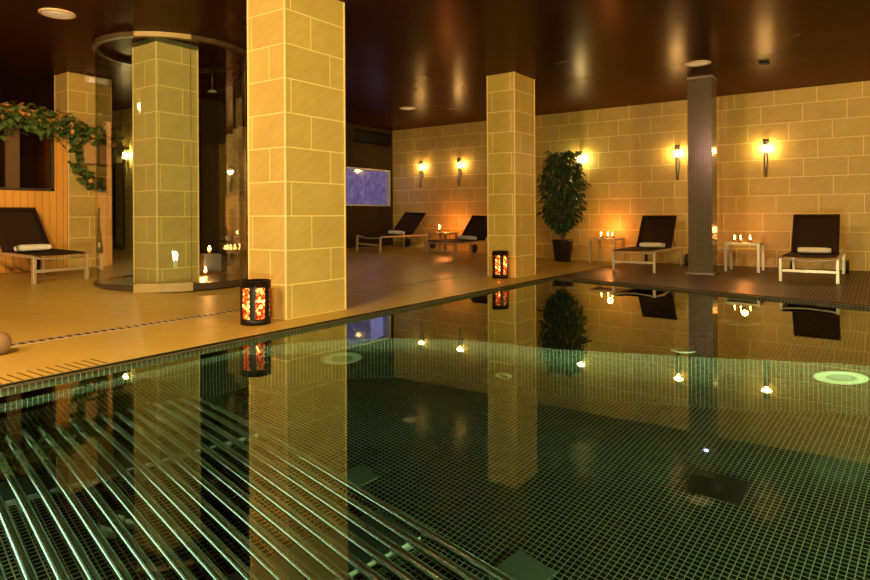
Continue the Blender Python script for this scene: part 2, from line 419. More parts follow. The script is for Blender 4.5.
# coping lips of mosaic round the pool, a little below the deck
m = MB().box((EX - .001, YS, -.12), (EX + .045, by0, -.010))
d = Vector((XE - EX, by1 - by0, 0)).normalized(); nn = Vector((d.y, -d.x, 0))
a0 = Vector((EX, by0, 0)); a1 = Vector((XE, by1, 0)); b0 = a0 + nn * .045; b1 = a1 + nn * .045
m.prism([(a0.x, a0.y), (b0.x, b0.y), (b1.x, b1.y), (a1.x, a1.y)], -.12, -.010)
struct(m.build('trim_1', M['lip']), 'mosaic lip just under the waterline')
m = MB().add([(EX - .012, YS, .002), (EX - .012, by0, .002), (EX + .0, by0, .002), (EX + .0, YS, .002), (EX, YS, -.06), (EX, by0, -.06)], [(0, 3, 2, 1), (3, 4, 5, 2)])
struct(m.build('trim_2', M['lip']), 'dark mosaic edge of the deck')
# water
m = MB(); nx = 1
m.add([(EX + .0005, YS, WZ), (XE, YS, WZ), (XE, by1, WZ), (EX + .0005, by0 - .001, WZ)], [(0, 1, 2, 3)])
wt = m.build('pool_water', M['water']); struct(wt, 'still clear pool water level with the deck')

# ------------------------------------------------------------------ columns
def column(x0, x1, y0, y1, z0, material, label, z1=H):
    t = empty('stone_column', ((x0 + x1) / 2, (y0 + y1) / 2, z0)); tag(t, label, 'column')
    c = Vector(t.location)
    o = MB().box((x0, y0, z0), (x1, y1, z1)).build('column_shaft', material, t)
    for v in o.data.vertices: v.co -= c
    for (x, y) in ((x0, y0), (x1, y0), (x1, y1)):
        r = .007
        q = MB().box((x - r, y - r, z0 + .001), (x + r, y + r, z1 - .001)).build('corner_trim', M['trim'], t)
        for v in q.data.vertices: v.co -= c
    return t
column(-4.68, -4.19, 3.70, 4.44, 0, M['column'], 'large pale stone column in the foreground at the pool edge beside the bigger lantern')
column(-4.70, -4.25, 8.02, 8.66, 0, M['column_b'], 'middle stone column at the far pool edge with the small lantern at its foot')
column(-9.73, -9.34, 4.27, 4.88, rz(-9.34), M['column_b'], 'stone column at the left hung with ivy beside the pine cabin')
column(-7.19, -6.70, 4.02, 4.55, rz(-6.7) + .02, M['column_d'], 'stone column standing inside the curved glass shower')
x0, x1, y0, y1 = -2.37, -2.03, 9.92, 10.26
t = empty('mosaic_column', (-2.165, 10.09, 0)); tag(t, 'dark slim mosaic column on the dark deck between the two right loungers', 'column')
MB().box((-.17, -.17, .02), (.17, .17, H)).build('column_shaft', M['mcol'], t)
MB().box((-.20, -.20, .0), (.20, .20, .02)).build('base_plate', M['brushed'], t)
MB().box((-.175, -.175, H - .03), (.175, .175, H - .001)).build('metal_collar', M['brushed'], t)

# ------------------------------------------------------------------ pine cabin
cz = rz(-9.36); cab = empty('pine_cabin', (-9.36, 3.0, cz)); tag(cab, 'knotty pine sauna cabin with a dark window behind the left lounger', 'sauna')
ytop = 2.33 - cz; ya, yb_ = -1.3, 1.262      # local y range (world 1.7..4.26)
wy0, wy1, wz0, wz1 = -.9, 1.09, 1.26 - cz, 2.20 - cz
m = MB()
m.box((-.10, ya, 0), (0, yb_, wz0)).box((-.10, ya, wz1), (0, yb_, ytop)).box((-.10, ya, wz0), (0, wy0, wz1)).box((-.10, wy1, wz0), (0, yb_, wz1))
m.box((-1.9, yb_ - .02, 0), (-.40, yb_, ytop)).box((-1.9, ya, 0), (-.1, ya + .03, ytop)).box((-1.9, ya, ytop), (0.0, yb_, ytop + .03))
m.build('boarded_wall', M['pine'], cab)
MB().box((-.62, wy0, wz0 - .2), (-.60, wy1, wz1)).build('inner_panel', M['windowpanel'], cab)
m = MB(); e = .035
m.box((-.05, wy0, wz0), (.012, wy1, wz0 + e)).box((-.05, wy0, wz1 - e), (.012, wy1, wz1)).box((-.05, wy1 - e, wz0), (.012, wy1, wz1)).box((-.05, wy0, wz0), (.012, wy0 + e, wz1))
fr = m.build('window_frame', M['darkframe'], cab)
MB().box((-.03, wy0, wz0), (-.02, wy1, wz1)).build('pane', M['paneglass'], fr)
MB().box((-.04, .50, wz0), (.01, .66, wz1)).build('mullion', M['windowpanel'], fr)

# ivy garland
def leaf_blades(mb, p, size, yaw, pitch, roll, shape=0):
    L = size; W = size * (.42 if shape else .8)
    pts = [(0, 0, 0), (L * .35, W * .5, .06 * L), (L * .7, W * .38, .03 * L), (L, 0, -.08 * L), (L * .7, -W * .38, .03 * L), (L * .35, -W * .5, .06 * L), (L * .5, 0, -.03 * L)]
    mx = Matrix.Translation(p) @ Euler((roll, pitch, yaw)).to_matrix().to_4x4()
    mb.add(pts, [(0, 6, 1), (1, 6, 2), (2, 6, 3), (3, 6, 4), (4, 6, 5), (5, 6, 0)], False, mx)
path1 = [(2.5, 2.36), (3.0, 2.36), (3.43, 2.33), (3.75, 2.31), (4.03, 2.27), (4.3, 2.20), (4.5, 2.11), (4.7, 2.06), (4.93, 2.04)]
path2 = [(4.33, 2.16), (4.40, 2.0), (4.36, 1.84), (4.38, 1.66), (4.48, 1.54), (4.62, 1.46), (4.64, 1.36)]
def along(path, t):
    k = t * (len(path) - 1); i = min(int(k), len(path) - 2); f = k - i
    return path[i][0] * (1 - f) + path[i + 1][0] * f, path[i][1] * (1 - f) + path[i + 1][1] * f
gar = empty('ivy_garland', (-9.3, 3.5, 2.3)); tag(gar, 'ivy garland with orange leaves draped over the pine cabin and the left column', 'garland')
lg, la, st = MB(), MB(), MB()
for path, cnt, spz in ((path1, 1400, .165), (path2, 150, .06)):
    for i in range(cnt):
        t = random.random(); y, z = along(path, t)
        s = spz * (1.0 if path is path2 or t < .55 else .72)
        y += random.gauss(0, .05); z += random.gauss(-.06, s * .62); x = -9.27 + random.uniform(-.055, .10)
        if z > 2.40 or (4.40 < y < 4.86 and 1.60 < z < 1.985): continue
        tgt = la if (random.random() < (.24 if path is path1 else .06) and abs(z - along(path, t)[1]) < .12) else lg
        leaf_blades(tgt, (x + 9.3, y - 3.5, z - 2.3), random.uniform(.06, .12), random.uniform(-1.6, 1.6), random.uniform(-.3, 1.4), random.uniform(-.8, .8))
    st.tube([(-9.285 + 9.3, y - 3.5, z - 2.3 + random.uniform(-.01, .01)) for y, z in path], .009, 6)
lg.build('green_leaves', M['ivy'], gar); la.build('orange_leaves', M['autumn'], gar); st.build('vine', M['stem'], gar)
b = MB().box((0, -.195, -.15), (.13, .195, .15)).build('wall_box', M['tanwood'], None, (-9.333, 4.625, 1.815), bevel=.006)
tag(b, 'plain tan wall box mounted on the left column beneath the ivy', 'box')
e = empty('emergency_light', (-9.333, 4.66, 2.88)); tag(e, 'small white emergency light at the top of the left column', 'light')
MB().box((0, -.17, -.05), (.06, .17, .05)).build('housing', M['ivory'], e, bevel=.008)
for k in (-.09, 0, .09): MB().box((.06, k - .035, -.035), (.075, k + .035, .035)).build('lens', M['diff'], e)

# ------------------------------------------------------------------ curved glass shower
SC = Vector((-7.16, 4.55, rz(-7.16))); SR = .88
sh = empty('glass_shower', SC); tag(sh, 'round glass shower enclosure around a stone column on the left', 'shower')
def arcpts(r, a0, a1, n):
    return [(r * math.cos(math.radians(a0 + (a1 - a0) * k / n)), r * math.sin(math.radians(a0 + (a1 - a0) * k / n))) for k in range(n + 1)]
def arcwall(r0, r1, a0, a1, z0, z1, n=10):
    p = arcpts(r0, a0, a1, n) + arcpts(r1, a0, a1, n)[::-1]
    return MB().prism(p, z0, z1)
top = H - SC.z
# view direction from the shower to the camera is about -32 deg
A = [(-125, -60), (-60, -22), (-22, 62), (62, 122)]
for k, (a0, a1) in enumerate(A):
    door = k == 1
    m_ = arcwall(SR - .006, SR + .006, a0 + .4, a1 - .4, .055, top - .075, 12)
    o = m_.build('glass_door' if door else 'glass_panel', M['glass'], sh)
    for p in o.data.polygons: p.use_smooth = False
    arcwall(SR - .035, SR + .035, a0, a1, top - .055, top - .002, 5).build('top_rail', M['threshold'] if door else M['railm'], sh)
    if door: arcwall(SR - .08, SR + .07, a0, a1, -.02, .075, 8).build('stone_threshold', M['threshold'], sh)
    else: arcwall(SR - .08, SR + .03, a0, a1, -.02, .055, 8).build('curved_plinth', M['greydark'], sh)
arcwall(SR - .035, SR + .035, 122, 235, top - .055, top - .002, 9).build('top_rail', M['railm'], sh)
arcwall(SR - .08, SR + .03, 122, 235, -.02, .055, 12).build('curved_plinth', M['greydark'], sh)
MB().prism(arcpts(SR - .085, 0, 360, 40)[:-1], -.02, .03).build('shower_tray', M['greydark'], sh)
m = MB()
a = math.radians(-22); m.tube([(SR * math.cos(a), SR * math.sin(a), .06), (SR * math.cos(a), SR * math.sin(a), top - .08)], .003, 8)
a = math.radians(33); m.tube([(SR * math.cos(a), SR * math.sin(a), .06), (SR * math.cos(a), SR * math.sin(a), top - .08)], .006, 8)
m.build('glass_joint', M['brushed'], sh)
hd = empty('rain_shower', (-7.22, 5.12, 2.55)); tag(hd, 'round pale shower head on a thin arm inside the glass shower', 'shower head')
MB().lathe([(0, .0), (.055, .0), (.06, .012), (.02, .03), (.0, .03)], 20).build('spray_plate', M['ivory'], hd)
MB().tube([(0, 0, .02), (0, 0, H - 2.55)], .008, 8).build('arm', M['brushed'], hd)
led = MB().prism([(-7.80, 4.85), (-7.42, 5.12), (-7.30, 5.31), (-7.62, 5.27)], rz(-7.16) + .03, .39).build('shower_bench', M['greydark'], None); tag(led, 'low dark bench inside the glass shower behind the column', 'bench')

# ------------------------------------------------------------------ candles, lanterns
def candle_glass(loc, label, h=.09, r=.032, group=None, fl=1.0):
    t = empty('candle_glass', loc); tag(t, label, 'candle', group)
    MB().lathe([(r * .85, 0), (r, h), (r - .003, h), (r * .85 - .003, .006), (0, .006)], 14).build('glass_cup', M['cup'], t)
    MB().lathe([(0, .007), (r * .7, .007), (r * .7, h * .35), (0, h * .35)], 12).build('wax', M['wax'], t)
    MB().lathe([(0, h * .37), (.008 * fl, h * .5), (.010 * fl, h * .62), (.005 * fl, h * .95), (0, h * 1.15)], 10).build('flame', M['flame'], t)
    return t
def lantern(loc, label, r, h, power):
    t = empty('candle_lantern', loc); tag(t, label, 'lantern')
    MB().lathe([(0, 0), (r, 0), (r, h * .14), (r - .006, h * .14), (r - .006, .008), (0, .008)], 32).build('base_band', M['iron'], t)
    MB().lathe([(r - .005, h * .86), (r, h * .86), (r, h), (r + .003, h), (r - .006, h + .003), (r - .006, h * .86)], 32).build('top_rim', M['iron'], t)
    n = 6; w0 = 22
    for k in range(n):
        p = arcpts(r, k * 60 + 10 - w0 / 2, k * 60 + 10 + w0 / 2, 4) + arcpts(r - .005, k * 60 + 10 - w0 / 2, k * 60 + 10 + w0 / 2, 4)[::-1]
        m_ = MB().prism(p, h * .13, h * .87)
        # scalloped petals along both edges of each post
        for s in (-1, 1):
            for q in range(6):
                z = h * (.19 + .125 * q); a = math.radians(k * 60 + 10 + s * (w0 / 2))
                c_, s_ = math.cos(a), math.sin(a); rr = h * .035
                ring = [(Vector((c_, s_, 0)) * r + Vector((-s_, c_, 0)) * rr * math.cos(b_) + Vector((0, 0, z + h * .06 + rr * .8 * math.sin(b_)))) for b_ in [PI * 2 * j / 8 for j in range(8)]]
                ring2 = [v - Vector((c_, s_, 0)) * .005 for v in ring]
                m_.add(ring + ring2, [list(range(8)), list(range(8, 16))[::-1]] + [(j, (j + 1) % 8, 8 + (j + 1) % 8, 8 + j) for j in range(8)])
        m_.build('pierced_post', M['iron'], t)
    MB().lathe([(r - .012, h * .10), (r - .012, h * .90)], 32).build('mosaic_glass', M['amber'], t)
    # candle inside (its own flame)
    MB().lathe([(0, .01), (r * .35, .01), (r * .35, h * .28), (0, h * .28)], 16).build('candle', M['wax'], t)
    MB().lathe([(0, h * .30), (.011, h * .36), (.014, h * .42), (.006, h * .52), (0, h * .58)], 12).build('flame', M['flame'], t)
    lamp('POINT', 'lantern_flame_light', (loc[0], loc[1], loc[2] + h * .5), power, (1, .40, .12), .03)
    return t
lantern((-4.27, 3.44, 0), 'larger pierced black lantern glowing red at the foot of the foreground column', .125, .36, 9)
lantern((-4.42, 7.88, 0), 'smaller black lantern glowing at the foot of the middle column', .115, .38, 7)
candle_glass((-7.44, 5.22, .39), 'lit candle glass on the bench inside the glass shower', .10, .034, fl=2.4)
candle_glass((-7.33, 5.08, rz(-7.16) + .03), 'added candle glass in place of a reflection on the shower tray', .10, .034, fl=2.4)  # candle added where the tray only reflects the one on the bench
lamp('POINT', 'shower_candle_light', (-7.36, 5.16, .50), 4, (1, .42, .12), .03)
lamp('POINT', 'shower_candle_light', (-7.28, 5.0, .22), 4, (1, .42, .12), .03)  # light for the added tray candle

# ------------------------------------------------------------------ sconces
def sconce(x, y, zc, rot, label, pale=False, power=15):
    t = empty('wall_sconce', (x, y, zc), (0, 0, rot)); tag(t, label, 'wall lamp', 'torch shaped wall sconces')
    MB().lathe([(.018, -.47), (.030, -.3), (.038, -.07), (.034, -.05)], 16, (0, -.085, 0)).build('torch_body', M['brushed'], t)
    MB().lathe([(0, -.05), (.022, -.05), (.026, .0), (.022, .05), (0, .05)], 16, (0, -.085, 0)).build('bulb', M['bulbg'] if pale else M['bulb'], t)
    MB().lathe([(.05, .075), (.05, .16), (.044, .16), (.044, .075)], 16, (0, -.085, 0)).build('cap', M['brushed'], t)
    MB().box((-.03, -.02, -.22), (.03, -.001, -.08)).box((-.012, -.06, -.17), (.012, -.02, -.13)).tube([(0, -.012, -.1), (0, -.012, .12)], .009, 8).box((-.01, -.04, .105), (.01, -.005, .125)).build('bracket', M['brushed'], t)
    for sx in (-.05, .05): lamp('POINT', 'sconce_light', (x + sx, y - .085, zc + .02), power * .5, (1, .82, .36) if pale else (1, .62, .22), .02)
    return t
sconce(-8.70, YB, 2.01, 0, 'torch wall sconce above the head of the dark-walled corner lounger', power=10)
sconce(-7.63, YB, 2.01, 0, 'torch wall sconce directly left of the middle column', power=10)
sconce(-4.80, YB, 1.98, 0, 'torch wall sconce mostly hidden behind the ficus crown', True, 18)
sconce(-2.95, YB, 1.98, 0, 'torch wall sconce just left of the slim mosaic column')
sconce(-1.53, YB, 1.98, 0, 'torch wall sconce at far right above the candle table')
sconce(-11.58, 6.38, 2.05, 0, 'torch wall sconce seen through the shower glass beside the dark door', True, 15)

# ------------------------------------------------------------------ loungers
def make_lounger(name, loc, rotz, label, L=1.9, hinge=1.12, top=(1.50, .86), tilt=0):
    t = empty(name, loc); t.rotation_euler = Euler((0, tilt, 0)).to_matrix().to_4x4().__matmul__(Matrix.Rotation(rotz, 4, 'Z')).to_euler()
    tag(t, label, 'sun lounger', 'dark sling sun loungers')
    w = .32; zr = .33
    for s in (-1, 1):
        MB().box((s * w - .018, 0, zr - .03), (s * w + .018, L, zr)).build('side_rail', M['alu'], t, bevel=.005)
        MB().box((s * w - .02, 0, 0), (s * w + .02, .045, zr - .0)).build('leg', M['alu'], t, bevel=.005)
        MB().box((s * w - .018, L - .30, .0), (s * w + .018, L - .26, zr - .03)).build('leg', M['alu'], t)
        q = MB()
        q.tube([(s * (w + .025), L - .06, .095), (s * (w + .065), L - .06, .095)], .095, 20)
        q.build('wheel', M['wheel'], t)
    MB().box((-w, .008, .13), (w, .036, .165)).build('front_crossbar', M['alu'], t)
    pts = [(-w + .0, .02, zr - .015), (-w + .06, .02, zr - .035), (0, .02, zr - .055), (w - .06, .02, zr - .035), (w, .02, zr - .015)]
    MB().tube(pts, .013, 8).build('seat_bar', M['alu'], t)
    # sling seat
    nx, ny = 8, 8
    def sheet(p00, p10, p01, sag, th):
        vs, fs = [], []
        p00, p10, p01 = Vector(p00), Vector(p10), Vector(p01); U = p10 - p00; V = p01 - p00; nrm = U.cross(V).normalized()
        for layer in (0, 1):
            for j in range(ny + 1):
                for i in range(nx + 1):
                    u, v = i / nx, j / ny
                    vs.append(p00 + U * u + V * v - nrm * (sag * 4 * u * (1 - u) * (.35 + .65 * min(1, 4 * v * (1 - v) + .3)) + layer * th))
        k = (nx + 1) * (ny + 1)
        for j in range(ny):
            for i in range(nx):
                a = j * (nx + 1) + i; fs.append((a, a + 1, a + nx + 2, a + nx + 1)); fs.append((k + a + nx + 1, k + a + nx + 2, k + a + 1, k + a))
        for j in range(ny):
            a = j * (nx + 1); fs.append((a + nx + 1, k + a + nx + 1, k + a, a)); b_ = a + nx; fs.append((b_, k + b_, k + b_ + nx + 1, b_ + nx + 1))
        for i in range(nx):
            fs.append((i, k + i, k + i + 1, i + 1)); a = ny * (nx + 1) + i; fs.append((a + 1, k + a + 1, k + a, a))
        return MB().add(vs, fs, True)
    sheet((-w + .015, .03, zr + .012), (w - .015, .03, zr + .012), (-w + .015, hinge, zr + .012), .03, .008).build('seat_sling', M['sling'], t)
    bk = empty('backrest', (0, 0, 0)); bk.parent = t
    ty, tz = top
    sheet((-w + .045, hinge - .02, zr + .01), (w - .045, hinge - .02, zr + .01), (-w + .045, ty, tz), .02, .008).build('back_sling', M['sling'], bk)
    for s in (-1, 1): MB().bar((s * (w - .04), hinge - .02, zr), (s * (w - .04), ty, tz), .028, .02).build('back_frame', M['sling'], bk)
    MB().bar((-w + .03, ty, tz), (w - .03, ty, tz), .028, .028).build('top_bar', M['sling'], bk)
    MB().bar((-w + .08, ty - .12, tz - .2), (-w + .08, ty + .12, zr), .02, .02).build('prop', M['alu'], bk)
    MB().bar((w - .08, ty - .12, tz - .2), (w - .08, ty + .12, zr), .02, .02).build('prop', M['alu'], bk)
    return t
def towel(lt, y, label, r=.045, length=.40):
    mx = lt.matrix_basis
    p = mx @ Vector((0, y, .33 + .012 + r - .013))
    t = empty('rolled_towel', p, lt.rotation_euler); tag(t, label, 'towel', 'rolled white towels on the loungers')
    m_ = MB(); n = 22; rings = 9; vs = []
    for i in range(rings):
        u = i / (rings - 1); x = (u - .5) * length; rr = r * (1 - .22 * abs(2 * u - 1) ** 6)
        for k in range(n):
            a = 2 * PI * k / n; bump = 1 + .03 * math.sin(5 * a + 3 * u) 
            vs.append((x, rr * 1.25 * bump * math.cos(a), rr * bump * math.sin(a) * (.95)))
    fs = [(i * n + k, i * n + (k + 1) % n, (i + 1) * n + (k + 1) % n, (i + 1) * n + k) for i in range(rings - 1) for k in range(n)]
    fs += [list(range(n)), [(rings - 1) * n + k for k in range(n)][::-1]]
    m_.add(vs, fs, True).build('rolled_cloth', M['towel'], t)
    m_ = MB(); sp = []
    for k in range(30):
        a = k * .55; q = r * .15 + r * .8 * k / 30; sp.append((length / 2 + .001, q * 1.2 * math.cos(a), q * .9 * math.sin(a)))
    m_.tube(sp, .003, 5).build('spiral_fold', M['towel'], t)
    return t
bpy.context.view_layer.update()
lo = {}
lo['R'] = make_lounger('sun_lounger', (-3.13, 9.80, 0), 0, 'brown sling lounger on the dark deck between the ficus and the slim mosaic column', hinge=1.12, top=(1.46, .86))
lo['F'] = make_lounger('sun_lounger', (-.74, 9.43, 0), 0, 'brown sling lounger at the far right of the dark deck', hinge=1.02, top=(1.35, .87))
lo['A'] = make_lounger('sun_lounger', (-8.72, 9.92, rz(-8.72)), 0, 'brown sling lounger in the far corner next to the dark side wall', hinge=1.15, top=(1.62, .80), tilt=RAMP)
lo['B'] = make_lounger('sun_lounger', (-6.75, 9.72, rz(-6.75)), 0, 'brown sling lounger partly hidden behind the middle column', hinge=1.15, top=(1.60, .80), tilt=RAMP)
lo['L'] = make_lounger('sun_lounger', (-8.04, 3.60, rz(-8.04)), math.radians(97), 'nearest brown sling lounger at the left in front of the pine cabin', L=1.24, hinge=.74, top=(1.10, .85), tilt=RAMP)
for o in lo.values(): o.rotation_mode = 'XYZ'
towel(lo['R'], 1.02, 'rolled white towel on the lounger right of the ficus')
towel(lo['F'], .92, 'rolled white towel on the lounger at the far right')
towel(lo['A'], .95, 'rolled white towel on the lounger by the dark side wall')
towel(lo['B'], .95, 'rolled white towel on the lounger behind the middle column')
towel(lo['L'], .62, 'rolled white towel on the left lounger by the pine cabin')

# ------------------------------------------------------------------ side tables with candles
def side_table(loc, label, w=.46, h=.44, tilt=0):
    t = empty('side_table', loc, (0, tilt, 0)); tag(t, label, 'side table', 'low square side tables')
    q = w / 2
    for sx in (-1, 1):
        for sy in (-1, 1): MB().box((sx * q - .018 - sx * .018, sy * q - .018 - sy * .018, 0), (sx * q + .018 - sx * .018, sy * q + .018 - sy * .018, h - .035)).build('leg', M['alu'], t)
    m_ = MB().box((-q, -q, h - .035), (q, -q + .03, h)).box((-q, q - .03, h - .035), (q, q, h)).box((-q, -q + .03, h - .035), (-q + .03, q - .03, h)).box((q - .03, -q + .03, h - .035), (q, q - .03, h))
    m_.build('table_frame', M['alu'], t)
    MB().box((-q + .03, -q + .03, h - .02), (q - .03, q - .03, h - .002)).build('table_top', M['brushed'], t)
    return t
side_table((-7.74, 11.25, rz(-7.74)), 'low metal side table between the two corner loungers', .46, .42, RAMP)
side_table((-4.12, 11.38, 0), 'low metal side table between the ficus and the lounger', .50, .46)
side_table((-1.72, 10.88, 0), 'low metal side table just right of the slim mosaic column', .50, .45)
candle_glass((-7.78, 11.2, rz(-7.74) + .424), 'tall lit candle glass on the corner side table', .15, .045, fl=2.0)
for k, (x, y, nm) in enumerate([(-4.22, 11.36, 'leftmost'), (-4.12, 11.44, 'middle'), (-4.00, 11.34, 'rightmost')]):
    candle_glass((x, y, .46), nm + ' of three lit candle glasses on the table beside the ficus', .10, .035, 'candles on the table beside the ficus', fl=1.8)
for k, (x, y, nm) in enumerate([(-1.86, 10.88, 'leftmost'), (-1.76, 10.80, 'middle'), (-1.64, 10.90, 'rightmost')]):
    candle_glass((x, y, .45), nm + ' of three lit candle glasses on the table right of the mosaic column', .10, .035, 'candles on the table by the mosaic column', fl=1.6)
lamp('POINT', 'candle_light', (-7.76, 11.45, .72), 13, (1, .30, .06), .05)
lamp('POINT', 'candle_light', (-4.12, 11.55, .66), 12, (1, .30, .06), .05)
lamp('POINT', 'candle_light', (-1.76, 11.15, .64), 9, (1, .30, .06), .05)

# ------------------------------------------------------------------ ficus
pl = empty('potted_ficus', (-4.99, 11.36, 0)); tag(pl, 'tall ficus tree in a dark square-shouldered pot against the stone wall', 'potted plant')
pr = [(0, 0), (.145, 0), (.155, .02), (.205, .38), (.215, .41), (.19, .41), (.185, .36), (0, .36)]
MB().lathe(pr, 24).build('pot', M['pot'], pl)
MB().lathe([(0, .362), (.18, .362), (.16, .375), (0, .385)], 20).build('soil', M['soil'], pl)
m = MB()
br_ends = []
for k in range(3):
    a = k * 2.1 + .4; p = [Vector((.03 * math.cos(a), .03 * math.sin(a), .37))]
    for j in range(1, 6):
        p.append(Vector((.03 * math.cos(a + j * .8) + .012 * j * math.cos(a), .03 * math.sin(a + j * .8) + .010 * j * math.sin(a), .37 + j * .30)))
    m.tube(p, [.018, .016, .014, .012, .009, .005], 8)
    for j in range(1, 6):
        for q in range(3):
            b_ = random.uniform(0, 2 * PI); e_ = p[j] + Vector((.28 * math.cos(b_), .20 * math.sin(b_), random.uniform(.05, .22)))
            m.tube([p[j], (p[j] + e_) / 2 + Vector((0, 0, .04)), e_], [.006, .004, .002], 5)
m.build('trunk', M['bark'], pl)
m = MB()
def crown_r(z):     # profile of the crown, local z .60..2.16
    t = (z - .60) / 1.56
    if t < 0 or t > 1: return 0
    return (.46 * (1 - (2 * max(0, .62 - t)) ** 4 * .35) * (1 - max(0, t - .55) ** 1.3 * 1.25)) * (1 - .45 * (max(0, .12 - t) / .12))
for i in range(1700):
    z = random.uniform(.60, 2.13); R_ = crown_r(z) * .93 * (1 + .12 * math.sin(z * 9) + random.gauss(0, .07)); 
    a = random.uniform(0, 2 * PI); q = R_ * math.sqrt(random.uniform(.12, 1))
    x, y = q * math.cos(a), q * math.sin(a) * .72
    if math.sin(x * 17 + z * 11) * math.sin(z * 13 + y * 19) > .55: continue
    leaf_blades(m, (x, y, z), random.uniform(.10, .165), a + random.uniform(-.9, .9), random.uniform(.1, 1.3), random.uniform(-.6, .6), 1)
m.build('foliage', M['leaf'], pl)

# ------------------------------------------------------------------ ceiling fittings
def ceiling_disc(x, y, label, r=.165, name='ceiling_light'):
    t = empty(name, (x, y, H)); tag(t, label, 'ceiling light', 'round recessed ceiling lights')
    MB().lathe([(r, -.001), (r, -.012), (r - .02, -.016), (r - .028, -.008), (r - .028, -.001)], 36).build('trim_ring', M['diff_ring'], t)
    MB().lathe([(r - .028, -.002), (r - .028, -.007), (0, -.009)], 36).build('diffuser', M['diff'], t)
ceiling_disc(-6.73, 2.98, 'pale round ceiling light above the shower at upper left')
ceiling_disc(-1.99, 9.05, 'round ceiling light in front of the slim mosaic column')
ceiling_disc(-7.33, 9.52, 'small-looking round ceiling light over the corner loungers')
t = empty('ceiling_sensor', (-1.25, 9.52, H)); tag(t, 'tiny dark square sensor on the ceiling right of the mosaic column', 'sensor')
MB().box((-.06, -.06, -.025), (.06, .06, -.001)).build('housing', M['black'], t); MB().lathe([(.03, -.025), (.02, -.045), (0, -.05)], 14).build('lens', M['brushed'], t)

# ------------------------------------------------------------------ deck details
t = empty('drain_channel', (-4.99, 5, 0)); tag(t, 'long slotted floor drain running parallel to the pool edge', 'drain')
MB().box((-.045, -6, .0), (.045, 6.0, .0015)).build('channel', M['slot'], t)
m = MB(); y = -3.8
while y < 5.95: m.box((-.04, y, .0015), (.04, y + .026, .004)); y += .065
m.box((-.05, -6, .0), (-.043, 6.0, .004)).box((.043, -6, .0), (.05, 6.0, .004))
m.build('grating', M['alu'], t)
t = empty('overflow_slots', (-3.96, 1.8, 0)); tag(t, 'row of short dark overflow slots cut in the stone at the near pool edge', 'overflow slots')
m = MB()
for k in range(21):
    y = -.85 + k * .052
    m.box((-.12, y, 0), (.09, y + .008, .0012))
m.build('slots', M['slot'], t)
b = MB().lathe([(0, 0), (.05, 0), (.085, .03), (.10, .075), (.085, .12), (.05, .145), (.035, .15), (.03, .145), (0, .12)], 28).build('round_pot', M['clay'], None, (-4.74, 1.70, 0)); tag(b, 'small round brown pot on the deck at the left edge', 'pot')

# ------------------------------------------------------------------ under water: tube bench
th = math.radians(-12.5); T = Vector((math.cos(th), math.sin(th), 0)); Nn = Vector((-math.sin(th), math.cos(th), 0))
def tn(t_, n_, z): v = T * t_ + Nn * n_; return (v.x, v.y, z)
def clipx(n_, x): return (x - Nn.x * n_) / T.x
tb = empty('massage_bench', (0, 0, 0)); tag(tb, 'submerged mosaic bench of parallel steel massage tubes in the near pool corner', 'massage bench')
n0, n1 = -.9, 1.455
pts = [tn(clipx(n0, EX + .055), n0, 0), tn(.9, n0, 0), tn(.9, n1, 0), tn(clipx(n1, EX + .055), n1, 0)]
MB().prism([(p[0], p[1]) for p in pts], PD + .005, -.50).build('mosaic_base', M['bench'], tb)
k = 0; nv = 1.415
while nv > -.5:
    ts = max(clipx(nv, -3.50), -3.7)
    p = [tn(ts, nv, -.50), tn(ts + .05, nv, -.43), tn(ts + .45, nv, -.385), tn(ts + .85, nv, -.36), tn(-1.9, nv, -.355), tn(.7, nv, -.355)]
    MB().tube(p, .0195, 14).build('steel_tube', M['steel'], tb)
    nv -= .070; k += 1
for (tc, w_) in ((-2.98, .10), (-1.78, .12), (-.6, .12)):
    a, b_, c_, d_ = tn(tc - w_, n0 + .4, 0), tn(tc + w_, n0 + .4, 0), tn(tc + w_, n1 - .02, 0), tn(tc - w_, n1 - .02, 0)
    MB().prism([(q[0], q[1]) for q in (a, b_, c_, d_)], -.499, -.445).build('support_slab', M['slab'], tb)
m = MB()
for tc in (-1.32, -1.20):
    for j in range(12):
        nn_ = 1.38 - j * .070
        q = tn(tc, nn_, 0); mx = Matrix.Translation((q[0], q[1], -.49)) @ Matrix.Rotation(th, 4, 'Z')
        m.box((-.03, -.014, -.009), (.03, .014, .03), mx)
m.build('tube_clips', M['palew'], tb)
q = tn(-2.28, .62, -.499)
m = MB(); mx = Matrix.Rotation(th + .25, 4, 'Z')
cp = [(.075 * math.cos(a), .055 * math.sin(a)) for a in [math.radians(40 + i * 28) for i in range(11)]]
ci = [(.035 * math.cos(a), .025 * math.sin(a)) for a in [math.radians(40 + i * 28) for i in range(11)]]
m.prism(cp + ci[::-1], -.039, .04, mx)
b = m.build('plastic_collar', M['palew'], None, (-2.25, 1.19, -.46)); tag(b, 'pale broken C-shaped collar lying under the steel tubes', 'collar')
def slab(x, y, z, w_, d_, label, rot=th):
    o = MB().box((-w_ / 2, -d_ / 2, 0), (w_ / 2, d_ / 2, .006)).build('inset_plate', M['slab'], None, (x, y, z)); o.rotation_euler = (0, 0, rot)
    tag(o, label, 'plate', 'square plates set in the pool floor'); return o
slab(-2.31, 2.55, PD + .001, .16, .16, 'grey-green square plate on the pool floor beside the middle of the tubes')
slab(-1.24, 2.42, PD + .001, .20, .16, 'grey-green square plate on the pool floor at the bottom of the photo')
